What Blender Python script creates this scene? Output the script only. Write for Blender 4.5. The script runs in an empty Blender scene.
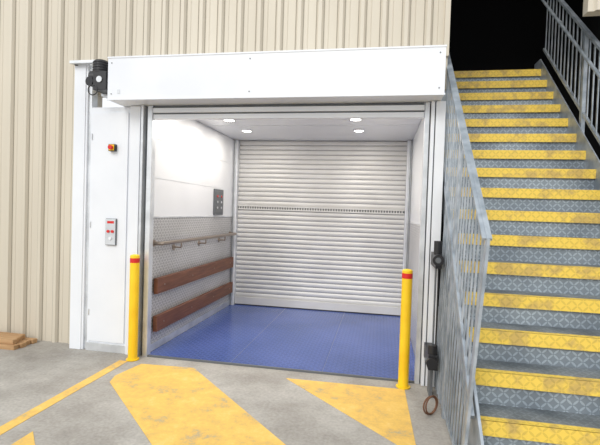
import bpy, math, random
from mathutils import Vector, Matrix
random.seed(3)
scene = bpy.context.scene
try:
    scene.view_settings.view_transform = 'Standard'
except Exception as e:
    print(e)

# ------------------------------------------------------------ materials
def newmat(name, col, rough=0.5, metal=0.0):
    m = bpy.data.materials.new(name); m.use_nodes = True
    b = m.node_tree.nodes['Principled BSDF']
    b.inputs['Base Color'].default_value = (*col, 1)
    b.inputs['Roughness'].default_value = rough
    b.inputs['Metallic'].default_value = metal
    return m, m.node_tree, b

def N(t, kind, **kw):
    n = t.nodes.new(kind)
    for k, v in kw.items(): setattr(n, k, v)
    return n

def M(t, op, a, b=None, c=None):
    n = t.nodes.new('ShaderNodeMath'); n.operation = op
    for i, v in enumerate((a, b, c)):
        if v is None: continue
        if isinstance(v, (int, float)): n.inputs[i].default_value = v
        else: t.links.new(v, n.inputs[i])
    return n.outputs[0]

def noise_mix(t, b, c1, c2, scale=3.0, detail=6, lo=0.35, hi=0.65, stretch=(1,1,1)):
    tc = N(t, 'ShaderNodeTexCoord'); mp = N(t, 'ShaderNodeMapping')
    mp.inputs['Scale'].default_value = stretch
    nz = N(t, 'ShaderNodeTexNoise'); nz.inputs['Scale'].default_value = scale; nz.inputs['Detail'].default_value = detail
    cr = N(t, 'ShaderNodeValToRGB')
    cr.color_ramp.elements[0].position = lo; cr.color_ramp.elements[0].color = (*c1, 1)
    cr.color_ramp.elements[1].position = hi; cr.color_ramp.elements[1].color = (*c2, 1)
    t.links.new(tc.outputs['Object'], mp.inputs[0]); t.links.new(mp.outputs[0], nz.inputs['Vector'])
    t.links.new(nz.outputs['Fac'], cr.inputs[0]); t.links.new(cr.outputs[0], b.inputs['Base Color'])
    return cr.outputs[0], nz.outputs['Fac']

def checker_plate(t, b, cellsize, mode, colsock, dotmul=1.25, bump=0.4):
    """raised lozenges of tread plate"""
    tc = N(t, 'ShaderNodeTexCoord'); sp = N(t, 'ShaderNodeSeparateXYZ')
    t.links.new(tc.outputs['Object'], sp.inputs[0])
    X, Y, Z = sp.outputs
    if mode == 'xyz': a = X; c = M(t, 'ADD', Y, Z)
    else: a = Y; c = Z
    a = M(t, 'DIVIDE', a, cellsize); c = M(t, 'DIVIDE', c, cellsize)
    fa = M(t, 'FLOOR', a); fc = M(t, 'FLOOR', c)
    par = M(t, 'FLOORED_MODULO', M(t, 'ADD', fa, fc), 2)
    la = M(t, 'SUBTRACT', M(t, 'SUBTRACT', a, fa), 0.5)
    lc = M(t, 'SUBTRACT', M(t, 'SUBTRACT', c, fc), 0.5)
    sgn = M(t, 'SUBTRACT', M(t, 'MULTIPLY', par, 2), 1)
    lc2 = M(t, 'MULTIPLY', lc, sgn)
    u = M(t, 'DIVIDE', M(t, 'ADD', la, lc2), 0.85)
    v = M(t, 'DIVIDE', M(t, 'SUBTRACT', la, lc2), 0.26)
    d = M(t, 'ADD', M(t, 'MULTIPLY', u, u), M(t, 'MULTIPLY', v, v))
    mask = M(t, 'LESS_THAN', d, 1.0)
    bp = N(t, 'ShaderNodeBump'); bp.inputs['Strength'].default_value = bump; bp.inputs['Distance'].default_value = 0.003
    t.links.new(mask, bp.inputs['Height']); t.links.new(bp.outputs[0], b.inputs['Normal'])
    mx = N(t, 'ShaderNodeMix', data_type='RGBA', blend_type='MULTIPLY')
    mx.inputs[0].default_value = 1.0
    t.links.new(colsock, mx.inputs[6])
    g = M(t, 'ADD', M(t, 'MULTIPLY', mask, dotmul - 1.0), 1.0)
    cb = N(t, 'ShaderNodeCombineColor')
    for i in range(3): t.links.new(g, cb.inputs[i])
    t.links.new(cb.outputs[0], mx.inputs[7])
    t.links.new(mx.outputs[2], b.inputs['Base Color'])

m_white, t, b = newmat('white_powdercoat', (.82,.84,.86), .35); noise_mix(t,b,(.76,.78,.82),(.84,.86,.89),1.2)
m_white2, t, b = newmat('white_panel_gloss', (.84,.85,.86), .2); noise_mix(t,b,(.76,.77,.78),(.83,.84,.85),.8)
m_clad, t, b = newmat('beige_cladding', (.62,.53,.38), .5); noise_mix(t,b,(.56,.50,.40),(.68,.62,.51),.9,5,.3,.7,(1,1,.25))
m_ribshade, t, b = newmat('cladding_rib_shade', (.30,.26,.20), .6)  # shade beside the ribs, painted as a darker cladding colour
m_alu, t, b = newmat('aluminium', (.66,.68,.70), .35, .5); noise_mix(t,b,(.60,.62,.64),(.78,.8,.82),6)
m_alud, t, b = newmat('dark_aluminium', (.16,.17,.18), .45, .4)
m_shut, t, b = newmat('shutter_slat', (.70,.70,.69), .42, .1); noise_mix(t,b,(.61,.60,.58),(.71,.70,.68),1.5)
m_shutd, t, b = newmat('shutter_joint', (.22,.22,.22), .5, .1)
m_black, t, b = newmat('black_housing', (.018,.018,.02), .4)
m_dark, t, b = newmat('unlit_interior_black', (.006,.006,.007), .9)  # darkness of the unlit stairwell put into a near-black wall colour
m_yel, t, b = newmat('safety_yellow', (.95,.62,.01), .4); noise_mix(t,b,(.90,.54,.01),(.97,.64,.02),4)
m_red, t, b = newmat('reflective_red', (.65,.02,.015), .4)
m_orange, t, b = newmat('rusty_conduit', (.16,.07,.035), .6)
m_wood, t, b = newmat('brown_timber', (.20,.07,.035), .5); noise_mix(t,b,(.12,.042,.02),(.22,.085,.042),6,6,.3,.7,(1,.6,9))
m_wood2, t, b = newmat('raw_timber', (.45,.27,.13), .7); noise_mix(t,b,(.36,.2,.09),(.55,.34,.17),6,6,.3,.7,(.5,3,9))
m_blue, t, b = newmat('blue_checker_plate', (.06,.09,.27), .24)
c,_ = noise_mix(t,b,(.050,.085,.25),(.07,.11,.32),1.3); checker_plate(t,b,.042,'xyz',c,1.4,.35)
m_step, t, b = newmat('grey_checker_plate', (.25,.30,.34), .5, .2)
c,_ = noise_mix(t,b,(.17,.20,.23),(.28,.32,.35),2.5); checker_plate(t,b,.034,'xyz',c,1.6,.6)
m_tread, t, b = newmat('tread_plate_worn', (.12,.14,.15), .6, .1)
c,_ = noise_mix(t,b,(.10,.115,.125),(.22,.24,.25),4); checker_plate(t,b,.034,'xyz',c,1.3,.5)
m_nose, t, b = newmat('yellow_nosing', (.9,.6,.02), .5)
c,_ = noise_mix(t,b,(.62,.43,.12),(.90,.63,.10),9,10,.36,.50); checker_plate(t,b,.034,'xyz',c,.84,.5)
m_mesh, t, b = newmat('perforated_wall_panel', (.4,.4,.4), .4, .2)
c,_ = noise_mix(t,b,(.36,.355,.35),(.45,.445,.44),1); checker_plate(t,b,.03,'yz',c,1.7,.5)
m_galv, t, b = newmat('galvanised_steel', (.33,.37,.41), .45, .4); noise_mix(t,b,(.29,.33,.37),(.48,.52,.56),9)
m_bronze, t, b = newmat('brushed_rail', (.35,.29,.24), .3, .8)
m_conc, t, b = newmat('concrete_ground', (.4,.38,.35), .85)
tc = N(t,'ShaderNodeTexCoord')
n1 = N(t,'ShaderNodeTexNoise'); n1.inputs['Scale'].default_value = 1.1; n1.inputs['Detail'].default_value = 10; n1.inputs['Roughness'].default_value = .66
n2 = N(t,'ShaderNodeTexNoise'); n2.inputs['Scale'].default_value = 45; n2.inputs['Detail'].default_value = 5
t.links.new(tc.outputs['Object'], n1.inputs[0]); t.links.new(tc.outputs['Object'], n2.inputs[0])
cr = N(t,'ShaderNodeValToRGB'); e = cr.color_ramp.elements
e[0].position=.30; e[0].color=(.25,.225,.195,1); e[1].position=.64; e[1].color=(.50,.47,.425,1)
t.links.new(n1.outputs['Fac'], cr.inputs[0])
mx = N(t,'ShaderNodeMix', data_type='RGBA', blend_type='OVERLAY'); mx.inputs[0].default_value=.3
t.links.new(cr.outputs[0], mx.inputs[6]); t.links.new(n2.outputs['Fac'], mx.inputs[7])
t.links.new(mx.outputs[2], b.inputs['Base Color'])
bp = N(t,'ShaderNodeBump'); bp.inputs['Strength'].default_value=.2; bp.inputs['Distance'].default_value=.004
t.links.new(n2.outputs['Fac'], bp.inputs['Height']); t.links.new(bp.outputs[0], b.inputs['Normal'])
m_paint, t, b = newmat('worn_yellow_paint', (.85,.55,.05), .7)
tc = N(t,'ShaderNodeTexCoord')
n1 = N(t,'ShaderNodeTexNoise'); n1.inputs['Scale'].default_value = 4; n1.inputs['Detail'].default_value = 14; n1.inputs['Roughness'].default_value=.8
t.links.new(tc.outputs['Object'], n1.inputs[0])
cr = N(t,'ShaderNodeValToRGB'); e = cr.color_ramp.elements
e[0].position=.36; e[0].color=(.42,.36,.25,1); e[1].position=.45; e[1].color=(.74,.46,.12,1)
x_=e.new(.55); x_.color=(.85,.54,.12,1)
x_=e.new(.70); x_.color=(.88,.63,.26,1)
t.links.new(n1.outputs['Fac'], cr.inputs[0]); t.links.new(cr.outputs[0], b.inputs['Base Color'])
m_emit = bpy.data.materials.new('downlight_glow'); m_emit.use_nodes=True
bb = m_emit.node_tree.nodes['Principled BSDF']
bb.inputs['Emission Color'].default_value=(1,.96,.88,1); bb.inputs['Emission Strength'].default_value=9

# ------------------------------------------------------------ mesh builder
class B:
    def __init__(s, name): s.n=name; s.v=[]; s.f=[]; s.mi=[]; s.m=[]; s.sm=[]
    def mat(s, m):
        if m not in s.m: s.m.append(m)
        return s.m.index(m)
    def face(s, pts, m, smooth=False):
        k=len(s.v); s.v += [tuple(p) for p in pts]; s.f.append(tuple(range(k,k+len(pts)))); s.mi.append(s.mat(m)); s.sm.append(smooth)
    def add(s, vs, fs, m, smooth=False):
        k=len(s.v); s.v += [tuple(p) for p in vs]; i=s.mat(m)
        for f in fs: s.f.append(tuple(k+j for j in f)); s.mi.append(i); s.sm.append(smooth)
    def box(s, x0,x1,y0,y1,z0,z1, m):
        vs=[(x,y,z) for x in (x0,x1) for y in (y0,y1) for z in (z0,z1)]
        s.add(vs,[(0,1,3,2),(4,6,7,5),(0,4,5,1),(2,3,7,6),(0,2,6,4),(1,5,7,3)],m)
    def bar(s, p0,p1,w,d,m, side=(1,0,0)):
        p0=Vector(p0);p1=Vector(p1);a=(p1-p0).normalized();sd=Vector(side);sd=(sd-a*sd.dot(a)).normalized();o=a.cross(sd)
        vs=[]
        for p in (p0,p1):
            for q in ((-1,-1),(1,-1),(1,1),(-1,1)): vs.append(p+sd*q[0]*w/2+o*q[1]*d/2)
        s.add(vs,[(0,1,2,3),(7,6,5,4),(0,4,5,1),(1,5,6,2),(2,6,7,3),(3,7,4,0)],m)
    def cyl(s,p0,p1,r,m,seg=20,r1=None):
        p0=Vector(p0);p1=Vector(p1);a=(p1-p0).normalized();r1=r if r1 is None else r1
        sd=a.orthogonal().normalized();o=a.cross(sd);vs=[]
        for p,rr in ((p0,r),(p1,r1)):
            for i in range(seg):
                th=2*math.pi*i/seg; vs.append(p+sd*math.cos(th)*rr+o*math.sin(th)*rr)
        s.add(vs,[(i,(i+1)%seg,seg+(i+1)%seg,seg+i) for i in range(seg)],m,True)
        s.face(vs[:seg][::-1],m); s.face(vs[seg:],m)
    def prism(s, pts, axis, c0, c1, m):
        def P(a,b,c): return {'x':(c,a,b),'y':(a,c,b),'z':(a,b,c)}[axis]
        n=len(pts); vs=[P(a,b,c0) for a,b in pts]+[P(a,b,c1) for a,b in pts]
        s.add(vs,[tuple(range(n))[::-1],tuple(range(n,2*n))]+[(i,(i+1)%n,n+(i+1)%n,n+i) for i in range(n)],m)
    def dome(s,c,r,m,seg=20,rings=6,flat=1.0):
        vs=[];fs=[]
        for j in range(rings):
            ph=j/rings*math.pi/2
            for i in range(seg):
                th=2*math.pi*i/seg; vs.append((c[0]+r*math.cos(ph)*math.cos(th),c[1]+r*math.cos(ph)*math.sin(th),c[2]+r*flat*math.sin(ph)))
        vs.append((c[0],c[1],c[2]+r*flat))
        for j in range(rings-1):
            for i in range(seg): fs.append((j*seg+i,j*seg+(i+1)%seg,(j+1)*seg+(i+1)%seg,(j+1)*seg+i))
        for i in range(seg): fs.append(((rings-1)*seg+i,(rings-1)*seg+(i+1)%seg,len(vs)-1))
        s.add(vs,fs,m,True)
    def torus(s,c,R,r,axis,m,S=32,T=10):
        ax=Vector(axis).normalized();u=ax.orthogonal().normalized();w=ax.cross(u);c=Vector(c);vs=[];fs=[]
        for i in range(S):
            a=2*math.pi*i/S;d=u*math.cos(a)+w*math.sin(a)
            for j in range(T):
                bb=2*math.pi*j/T; vs.append(c+d*(R+r*math.cos(bb))+ax*r*math.sin(bb))
        for i in range(S):
            for j in range(T): fs.append((i*T+j,((i+1)%S)*T+j,((i+1)%S)*T+(j+1)%T,i*T+(j+1)%T))
        s.add(vs,fs,m,True)
    def done(s, bevel=0, fix=True):
        me=bpy.data.meshes.new(s.n); me.from_pydata(s.v,[],s.f); 
        for m in s.m: me.materials.append(m)
        for p,i,sm in zip(me.polygons,s.mi,s.sm): p.material_index=i; p.use_smooth=sm
        if fix:
            import bmesh
            bm=bmesh.new(); bm.from_mesh(me); bmesh.ops.recalc_face_normals(bm,faces=bm.faces); bm.to_mesh(me); bm.free()
        me.update(); o=bpy.data.objects.new(s.n,me); scene.collection.objects.link(o)
        if bevel:
            md=o.modifiers.new('bevel','BEVEL'); md.width=bevel; md.segments=2; md.limit_method='ANGLE'
        return o

# ------------------------------------------------------------ ground
o=B('ground'); o.box(-14,10,-10,10,-.2,0,m_conc); o.done()
o=B('painted_line'); o.box(-2.45,-2.36,.5,3.86,.0005,.003,m_paint); o.done()
for k,pts in enumerate([
    [(-2.22,3.36),(-2.26,3.50),(-2.20,3.83),(-1.68,3.86),(.28,1.91),(.28,.93)],
    [(-.79,3.84),(.25,3.86),(.28,2.79)],
    [(-2.2,2.50),(-.2,.5),(-1.2,.5),(-2.2,1.5)]]):
    o=B('painted_hazard_stripe'); o.prism(pts,'z',.0005,.003,m_paint); o.done()

# ------------------------------------------------------------ cladding walls
def cladding(o,x0,x1,y,z0,z1,pitch=.2,phase=0.0):
    prof=[]; k=math.floor((x0-phase)/pitch)
    while True:
        xs=phase+k*pitch
        for dx,dy in ((0,0),(.035,0),(.04,-.004),(.045,0),(.125,0),(.143,-.028),(.176,-.028),(.194,0)):
            prof.append((xs+dx,y+dy))
        k+=1
        if xs>x1: break
    pr=[p for p in prof if x0<=p[0]<=x1]
    pr=[(x0,y)]+pr+[(x1,y)]
    for a,b_ in zip(pr[:-1],pr[1:]):
        if b_[0]-a[0]<1e-5: continue
        edge = abs(a[1]-b_[1])>.01
        o.face([(a[0],a[1],z0),(b_[0],b_[1],z0),(b_[0],b_[1],z1),(a[0],a[1],z1)], m_clad)
        if not edge and abs(a[1]-y)<1e-6 and b_[0]-a[0]>.06:
            o.box(b_[0]-.007,b_[0],y-.0015,y,z0,z1,m_ribshade)  # painted shade strip at the foot of the rib
        if edge and a[1]<b_[1]:
            o.box(b_[0]-.004,b_[0]+.006,y-.003,y,z0,z1,m_ribshade)  # painted shade strip on the rib's other side
o=B('wall_front')
cladding(o,-8,-3.0,4.2,0,6); cladding(o,-3.0,.54,4.2,2.66,6)
o.box(-8,-3.0,4.205,4.3,0,6,m_clad); o.box(-3.0,.54,4.205,4.3,2.66,6,m_clad)
o.box(.50,.545,4.165,4.3,2.95,6,m_clad)
o.done(fix=False)

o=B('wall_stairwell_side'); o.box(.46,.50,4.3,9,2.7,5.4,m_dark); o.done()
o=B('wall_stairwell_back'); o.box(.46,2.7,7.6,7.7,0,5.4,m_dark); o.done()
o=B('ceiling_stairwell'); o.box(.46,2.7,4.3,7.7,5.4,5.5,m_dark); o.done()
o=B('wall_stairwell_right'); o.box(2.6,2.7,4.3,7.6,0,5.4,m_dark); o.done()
o=B('wall_right'); cladding(o,1.68,6,4.2,3.3,6); o.box(1.68,6,4.205,4.3,3.3,6,m_clad)
cladding(o,2.6,6,4.2,0,3.3); o.box(2.6,6,4.205,4.3,0,3.3,m_clad); o.done(fix=False)

# ------------------------------------------------------------ lift car
o=B('floor_lift_platform'); o.box(-2.28,.40,4.04,6.7,.001,.014,m_blue)
for x in (-1.39,-.49): o.box(x-.0015,x+.0015,4.05,6.6,.0141,.0145,m_alud)
o.box(-2.28,.40,4.03,4.05,.001,.018,m_alud); o.done()
o=B('wall_lift_left')
o.box(-2.33,-2.285,4.1,6.75,0,1.40,m_mesh); o.box(-2.33,-2.285,4.1,6.75,1.40,2.58,m_white2)
for z in (1.80,2.2): o.box(-2.286,-2.283,4.1,6.6,z-.003,z+.003,m_alu)
o.box(-2.286,-2.280,4.1,6.6,1.39,1.405,m_alu)
o.box(-2.286,-2.278,4.1,6.6,.014,.09,m_alu)
o.done()
o=B('wall_lift_right'); o.box(.405,.45,4.1,6.75,0,1.4,m_mesh); o.box(.405,.45,4.1,6.75,1.4,2.58,m_white2); o.done()
o=B('ceiling_lift'); o.box(-2.33,.45,4.18,6.75,2.585,2.64,m_white2)
for y in (4.95,5.8-.35): o.box(-2.28,.4,y-.003,y+.003,2.582,2.586,m_alu)
o.done()
o=B('lift_back_light_block'); o.box(-2.33,.45,6.75,6.8,0,2.64,m_white); o.done()  # unseen panel behind the shutter, added to block light

o=B('roller_shutter')
y=6.62; p=.072; z=.14; 
def slat(z0,z1):
    n=5; pts=[]
    for i in range(n+1):
        f=i/n; pts.append((y-(.010*math.sin(math.pi*f)**.7 if 0<f<1 else 0), z0+(z1-z0)*f*.88))
    pts.append((y+.003,z1))
    for i in range(len(pts)-1):
        a,b_=pts[i],pts[i+1]
        o.add([(-2.213,a[0],a[1]),(.333,a[0],a[1]),(.333,b_[0],b_[1]),(-2.213,b_[0],b_[1])],[(0,1,2,3)],m_shutd if i==len(pts)-2 else m_shut,False)
while z<1.50: slat(z,z+p); z+=p
zm=z
o.box(-2.213,.333,y-.02,y+.01,zm,zm+.02,m_shut)
for i in range(64):
    x=-2.20+i*.0395; o.box(x,x+.018,y-.012,y+.01,zm+.02,zm+.05,m_shut)
o.box(-2.213,.333,y+.012,y+.02,zm+.02,zm+.05,m_alud)
o.box(-2.213,.333,y-.02,y+.01,zm+.05,zm+.07,m_shut)
z=zm+.07
while z<2.55: slat(z,min(z+p,2.583)); z+=p
o.box(-2.213,.333,y-.03,y+.02,.03,.14,m_shut); o.box(-2.213,.333,y-.032,y+.015,.015,.03,m_black)
o.done(fix=False)
o=B('shutter_guide_rail'); o.box(-2.28,-2.215,6.53,6.66,.014,2.58,m_alu); o.box(-2.27,-2.262,6.522,6.531,.014,2.58,m_alud); o.box(-2.235,-2.215,6.522,6.531,.014,2.58,m_white); o.done(.003)
o=B('shutter_guide_rail'); o.box(.335,.40,6.53,6.66,.014,2.58,m_alu); o.box(.335,.355,6.522,6.531,.014,2.58,m_white); o.box(.38,.388,6.522,6.531,.014,2.58,m_alud); o.done(.003)

for zc in (.69,.30):
    o=B('timber_bumper_rail'); o.box(-2.268,-2.225,4.15,6.5,zc-.08,zc+.08,m_wood)
    for yy in (4.3,5.0,5.7,6.35): o.box(-2.284,-2.266,yy-.03,yy+.03,zc-.06,zc+.06,m_alu)
    for yy in (4.3,5.0,5.7,6.35): o.cyl((-2.225,yy,zc),(-2.222,yy,zc),.009,m_bronze,10)
    o.done(.004)
o=B('handrail')
xr=-2.19
o.cyl((xr,4.16,1.13),(xr,6.45,1.13),.021,m_bronze,16)
o.cyl((xr,4.16,1.13),(-2.284,4.16,1.13),.02,m_bronze,16); o.cyl((xr,6.45,1.13),(-2.284,6.45,1.13),.02,m_bronze,16)
for yy in (4.6,5.3,6.0):
    o.cyl((xr,yy,1.11),(xr,yy,1.06),.009,m_bronze,10); o.cyl((xr,yy,1.06),(-2.284,yy,1.06),.009,m_bronze,10); o.cyl((-2.276,yy,1.06),(-2.284,yy,1.06),.035,m_bronze,16)
for yy in (4.16,6.45):
    o.dome((xr,yy,1.13),.021,m_bronze,12,4); o.cyl((-2.276,yy,1.13),(-2.284,yy,1.13),.035,m_bronze,16)
o.done()
o=B('lift_control_panel'); o.box(-2.284,-2.26,5.75,6.08,1.42,1.78,m_alud); o.box(-2.262,-2.257,5.78,6.05,1.45,1.75,m_alud)
for i in range(3):
    for j in range(2): o.cyl((-2.258,5.84+.15*j,1.52+.08*i),(-2.25,5.84+.15*j,1.52+.08*i),.016,m_alu if i<2 else m_red,14)
o.done(.003)

for x in (-1.85,-.33):
    for yy in (4.42,5.1,5.8):
        o=B('downlight'); o.torus((x,yy,2.583),.066,.009,(0,0,1),m_alu,28,8); o.cyl((x,yy,2.584),(x,yy,2.576),.06,m_emit,24); par=o.done()
        l=bpy.data.lights.new('lamp','AREA'); l.shape='DISK'; l.size=.1; l.energy=7.5; l.color=(1,.94,.86)
        lo=bpy.data.objects.new('lamp',l); lo.location=(x,yy,2.568); scene.collection.objects.link(lo); lo.parent=par

# ------------------------------------------------------------ lift front
o=B('shutter_housing')
o.box(-2.60,.475,3.80,4.165,2.505,2.90,m_white)
o.prism([(3.795,2.895),(3.795,2.91),(4.165,2.95),(4.165,2.895)],'x',-2.605,.48,m_white)
o.box(-2.605,.48,3.792,3.80,2.50,2.515,m_white)
for x in (-2.56,-1.2,.43): 
    for z in (2.56,2.85): o.cyl((x,3.80,z),(x,3.796,z),.006,m_alud,10)
o.box(-2.5,-2.47,3.797,3.80,2.56,2.60,m_alu)
o.done(.003)
o=B('shutter_bottom_bar')
o.box(-2.25,.34,4.03,4.09,2.37,2.415,m_white); o.box(-2.25,.34,4.045,4.08,2.415,2.43,m_alud)
o.box(-2.25,.34,4.02,4.09,2.43,2.475,m_white); o.box(-2.25,.34,4.045,4.09,2.475,2.50,m_alud)
o.done(.002)
o=B('door_frame')
o.box(-2.50,-2.39,4.03,4.18,0,2.50,m_white); o.box(-2.39,-2.365,4.09,4.18,0,2.5,m_alud)
o.box(-2.365,-2.34,4.00,4.18,0,2.5,m_alu); o.box(-2.34,-2.305,4.06,4.18,0,2.5,m_alud); o.box(-2.305,-2.255,4.02,4.095,0,2.5,m_alu)
o.box(.345,.385,4.02,4.095,0,2.5,m_alu); o.box(.385,.395,4.07,4.095,0,2.5,m_alud); o.box(.395,.425,3.99,4.095,0,2.5,m_white)
o.box(.425,.435,4.02,4.18,0,2.5,m_alud)
o.box(.435,.515,3.99,4.18,0,2.5,m_white)
o.box(-3.15,-3.02,4.05,4.19,0,2.95,m_white); o.box(-3.02,-2.965,4.08,4.17,0,2.95,m_alu)
o.box(-3.04,-3.0,4.06,4.1,0,2.95,m_white)
o.bar((-3.17,4.02,2.945),(-2.84,4.02,2.945),.05,.03,m_alu,(0,1,0))
o.box(-3.14,-3.11,4.03,4.05,2.92,2.96,m_alud)
o.done(.003)
o=B('control_cabinet')
o.box(-2.963,-2.502,4.07,4.19,0,2.50,m_white)
o.box(-2.945,-2.535,4.055,4.07,.10,2.44,m_white)
o.box(-2.96,-2.51,4.05,4.07,0.0,.085,m_alu)
for z in (.4,1.3,2.2): o.cyl((-2.935,4.05,z-.03),(-2.935,4.05,z+.03),.006,m_alu,8)
o.box(-2.725,-2.655,4.015,4.056,2.05,2.12,m_black); o.box(-2.72,-2.66,4.012,4.016,2.055,2.115,m_yel)
o.cyl((-2.69,4.015,2.085),(-2.69,3.985,2.085),.022,m_red,16)
o.done(.003)
o=B('call_station')
o.box(-2.75,-2.635,4.035,4.0545,1.10,1.37,m_alud); o.box(-2.746,-2.639,4.031,4.036,1.104,1.366,m_alu)
o.cyl((-2.692,4.032,1.17),(-2.692,4.020,1.17),.016,m_white,14); o.cyl((-2.715,4.032,1.24),(-2.715,4.020,1.24),.015,m_red,14); o.cyl((-2.668,4.032,1.24),(-2.668,4.020,1.24),.015,m_red,14)
o.box(-2.73,-2.655,4.029,4.032,1.32,1.345,m_red)
o.done(.002)

o=B('shutter_motor')
o.box(-2.80,-2.66,3.86,4.02,2.62,2.80,m_black)
o.cyl((-2.76,3.93,2.80),(-2.76,3.93,2.90),.075,m_black,22); o.dome((-2.76,3.93,2.90),.075,m_black,22,5,.4)
for z in (2.82,2.845,2.87,2.895): o.torus((-2.76,3.93,z),.076,.006,(0,0,1),m_black,22,6)
o.cyl((-2.87,3.95,2.76),(-2.80,3.95,2.76),.07,m_black,20); o.cyl((-2.66,3.95,2.7),(-2.605,3.95,2.7),.025,m_alu,14)
o.cyl((-2.84,3.95,2.71),(-2.85,3.87,2.71),.045,m_black,16)
o.box(-2.82,-2.66,4.02,4.165,2.60,2.90,m_alu); o.torus((-2.80,3.86,2.62),.05,.006,(0,1,0),m_black,20,6)
o.cyl((-2.73,3.858,2.72),(-2.73,3.85,2.72),.03,m_alu,14)
o.done(.004)

o=B('side_drive_unit')
o.box(.44,.49,3.66,3.988,1.08,1.19,m_black); o.cyl((.46,3.63,1.15),(.46,3.72,1.15),.045,m_black,20)
o.cyl((.457,3.65,1.15),(.457,3.62,1.15),.022,m_alud,18)
o.cyl((.458,3.70,1.19),(.458,3.70,1.30),.03,m_black,16)
o.cyl((.45,3.70,.42),(.45,3.70,1.09),.008,m_alud,10); o.cyl((.475,3.72,.40),(.475,3.72,1.09),.007,m_black,10)
o.box(.41,.485,3.62,3.988,.27,.39,m_black); o.cyl((.445,3.67,.39),(.445,3.67,.46),.038,m_black,20); o.cyl((.437,3.59,.33),(.437,3.63,.33),.045,m_black,20)
o.cyl((.39,3.68,.33),(.41,3.68,.33),.025,m_alud,16)
o.box(.44,.465,3.74,3.9,.0,.27,m_alud)
o.done(.004)
o=B('conduit_coil')
for i in range(2): o.torus((.425+.012*(i-1),3.42,.073+.003*i),.066,.006,(1,-1.2+.2*i,0),m_orange,36,8)
o.done()

for x in (-2.344,.24):
    o=B('bollard'); yb=3.915; r=.045
    o.cyl((x,yb,.012),(x,yb,.955),r,m_yel,28); o.cyl((x,yb,.955),(x,yb,1.0),r+.001,m_red,28)
    o.cyl((x,yb,1.0),(x,yb,1.02),r,m_yel,28); o.dome((x,yb,1.02),r,m_yel,28,6,.35)
    o.cyl((x,yb,.003),(x,yb,.012),.062,m_yel,28)
    o.done()

o=B('timber_offcut_stack')
for i in range(4):
    o.box(-4.25,-3.62+.02*(i%2),3.84+.075*i,3.905+.075*i,0,.045,m_wood2)
for i in range(3):
    o.box(-4.2,-3.66-.03*i,3.87+.08*i,3.94+.08*i,.046,.09,m_wood2)
o.done(.003)

# ------------------------------------------------------------ staircase
r=.195; g=.2185; z0=.394; y0=2.528; XL,XR=.555,1.835; TOP=15
o=B('staircase')
for i in range(-1,TOP+1):
    z=z0+i*r; yy=y0+i*g; zp=z-r
    o.box(XL,XR,yy+.012,yy+.018,zp if i>-1 else 0,z-.005,m_step)
    dep=g+.03 if i<TOP else 1.6
    o.box(XL,XR,yy+.045,yy+dep,z-.006,z,m_tread)
    o.box(XL,XR,yy-.006,yy+.05,z-.006,z+.002,m_nose)
    o.box(XL,XR,yy-.008,yy+.0,z-.080,z+.002,m_nose)
def stringer(x0,x1):
    za=lambda y,o_: z0+(y-y0)*r/g+o_
    ya,yb=2.2,5.85
    o.prism([(ya,0),(ya,.22),(yb,za(yb,.10)),(yb+.2,za(yb,.10)),(yb+.2,za(yb,-.25)),(yb,za(yb,-.25)),(2.45,0)],'x',x0,x1,m_galv)
stringer(XL-.015,XL); stringer(XR,XR+.012)
o.box(XR-.02,XR+.045,2.2,2.21,0,.22,m_galv)
o.done(fix=True)

zr=lambda y: 1.382+.859*(y-2.49)
o=B('stair_railing')
o.bar((.56,2.49,1.385),(.56,5.8,zr(5.8)),.05,.016,m_galv)
o.bar((.562,2.49,1.375),(.562,5.8,zr(5.8)-.02),.012,.04,m_galv)
o.bar((.472,2.49,0.0),(.562,2.49,1.39),.016,.055,m_galv)
y=2.57
while y<4.0:
    o.bar((.505,y,.04),(.558,y,zr(y)),.010,.018,m_galv); y+=.09
while y<5.8:
    zs=z0+(y-y0)*r/g; o.bar((.535,y,zs+.02),(.558,y,zr(y)),.010,.018,m_galv); y+=.09
o.bar((.505,2.49,.05),(.525,3.98,.05),.02,.03,m_galv)
o.bar((.522,2.49,.42),(.535,3.98,1.75),.02,.04,m_galv)
o.bar((.505,3.4,0),(.56,3.4,zr(3.4)),.016,.05,m_galv)
o.done()
o=B('stair_railing')
zq=lambda y: z0+(y-y0)*r/g
x=XR+.04
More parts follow.
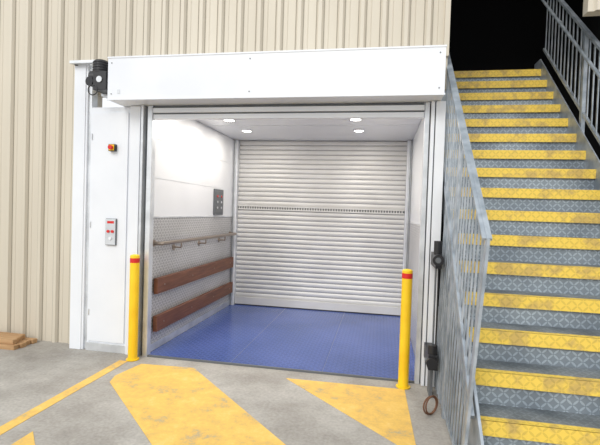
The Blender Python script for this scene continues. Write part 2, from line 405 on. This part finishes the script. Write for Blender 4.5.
o.bar((x,2.3,zq(2.3)+1.0),(x,5.85,zq(5.85)+1.0),.04,.025,m_galv)
o.bar((x,2.3,zq(2.3)+.22),(x,5.85,zq(5.85)+.22),.025,.025,m_galv)
y=2.3; k=0
while y<5.86:
    if k%12==0: o.bar((x,y,zq(y)-.1),(x,y,zq(y)+1.0),.035,.045,m_galv)
    else: o.bar((x,y,zq(y)+.2),(x,y,zq(y)+1.0),.010,.016,m_galv)
    y+=.1; k+=1
o.cyl((x-.07,2.4,zq(2.4)+.85),(x-.07,5.8,zq(5.8)+.85),.016,m_galv,12)
for y in (2.9,4.1,5.3): o.cyl((x-.07,y,zq(y)+.84),(x,y,zq(y)+.80),.008,m_galv,8)
o.done()

# ------------------------------------------------------------ light
w=bpy.data.worlds.new('sky'); scene.world=w; w.use_nodes=True
t=w.node_tree; bg=t.nodes['Background']; bg.inputs[1].default_value=1.1
tc=N(t,'ShaderNodeTexCoord'); sp=N(t,'ShaderNodeSeparateXYZ'); cr=N(t,'ShaderNodeValToRGB')
t.links.new(tc.outputs['Generated'],sp.inputs[0]); t.links.new(sp.outputs[2],cr.inputs[0]); t.links.new(cr.outputs[0],bg.inputs[0])
cr.color_ramp.elements[0].color=(.92,.93,.95,1); cr.color_ramp.elements[1].color=(.85,.93,1,1)
s=bpy.data.lights.new('sun','SUN'); s.energy=1.6; s.angle=.5; s.color=(1,.97,.92)
so=bpy.data.objects.new('sun',s); so.rotation_euler=(math.radians(55),0,math.radians(-20)); so.location=(0,-3,8); scene.collection.objects.link(so)

# ------------------------------------------------------------ camera
cam=bpy.data.cameras.new('camera'); cam.sensor_width=36; cam.lens=26.4; co=bpy.data.objects.new('camera',cam)
f=Vector((-.1812,.9833,-.0242)).normalized(); rt=Vector((.9827,.181,.0324)); rt=(rt-f*rt.dot(f)).normalized(); up=rt.cross(f)
co.matrix_world=Matrix(((rt.x,up.x,-f.x,0),(rt.y,up.y,-f.y,0),(rt.z,up.z,-f.z,1.5),(0,0,0,1)))
scene.collection.objects.link(co); scene.camera=co
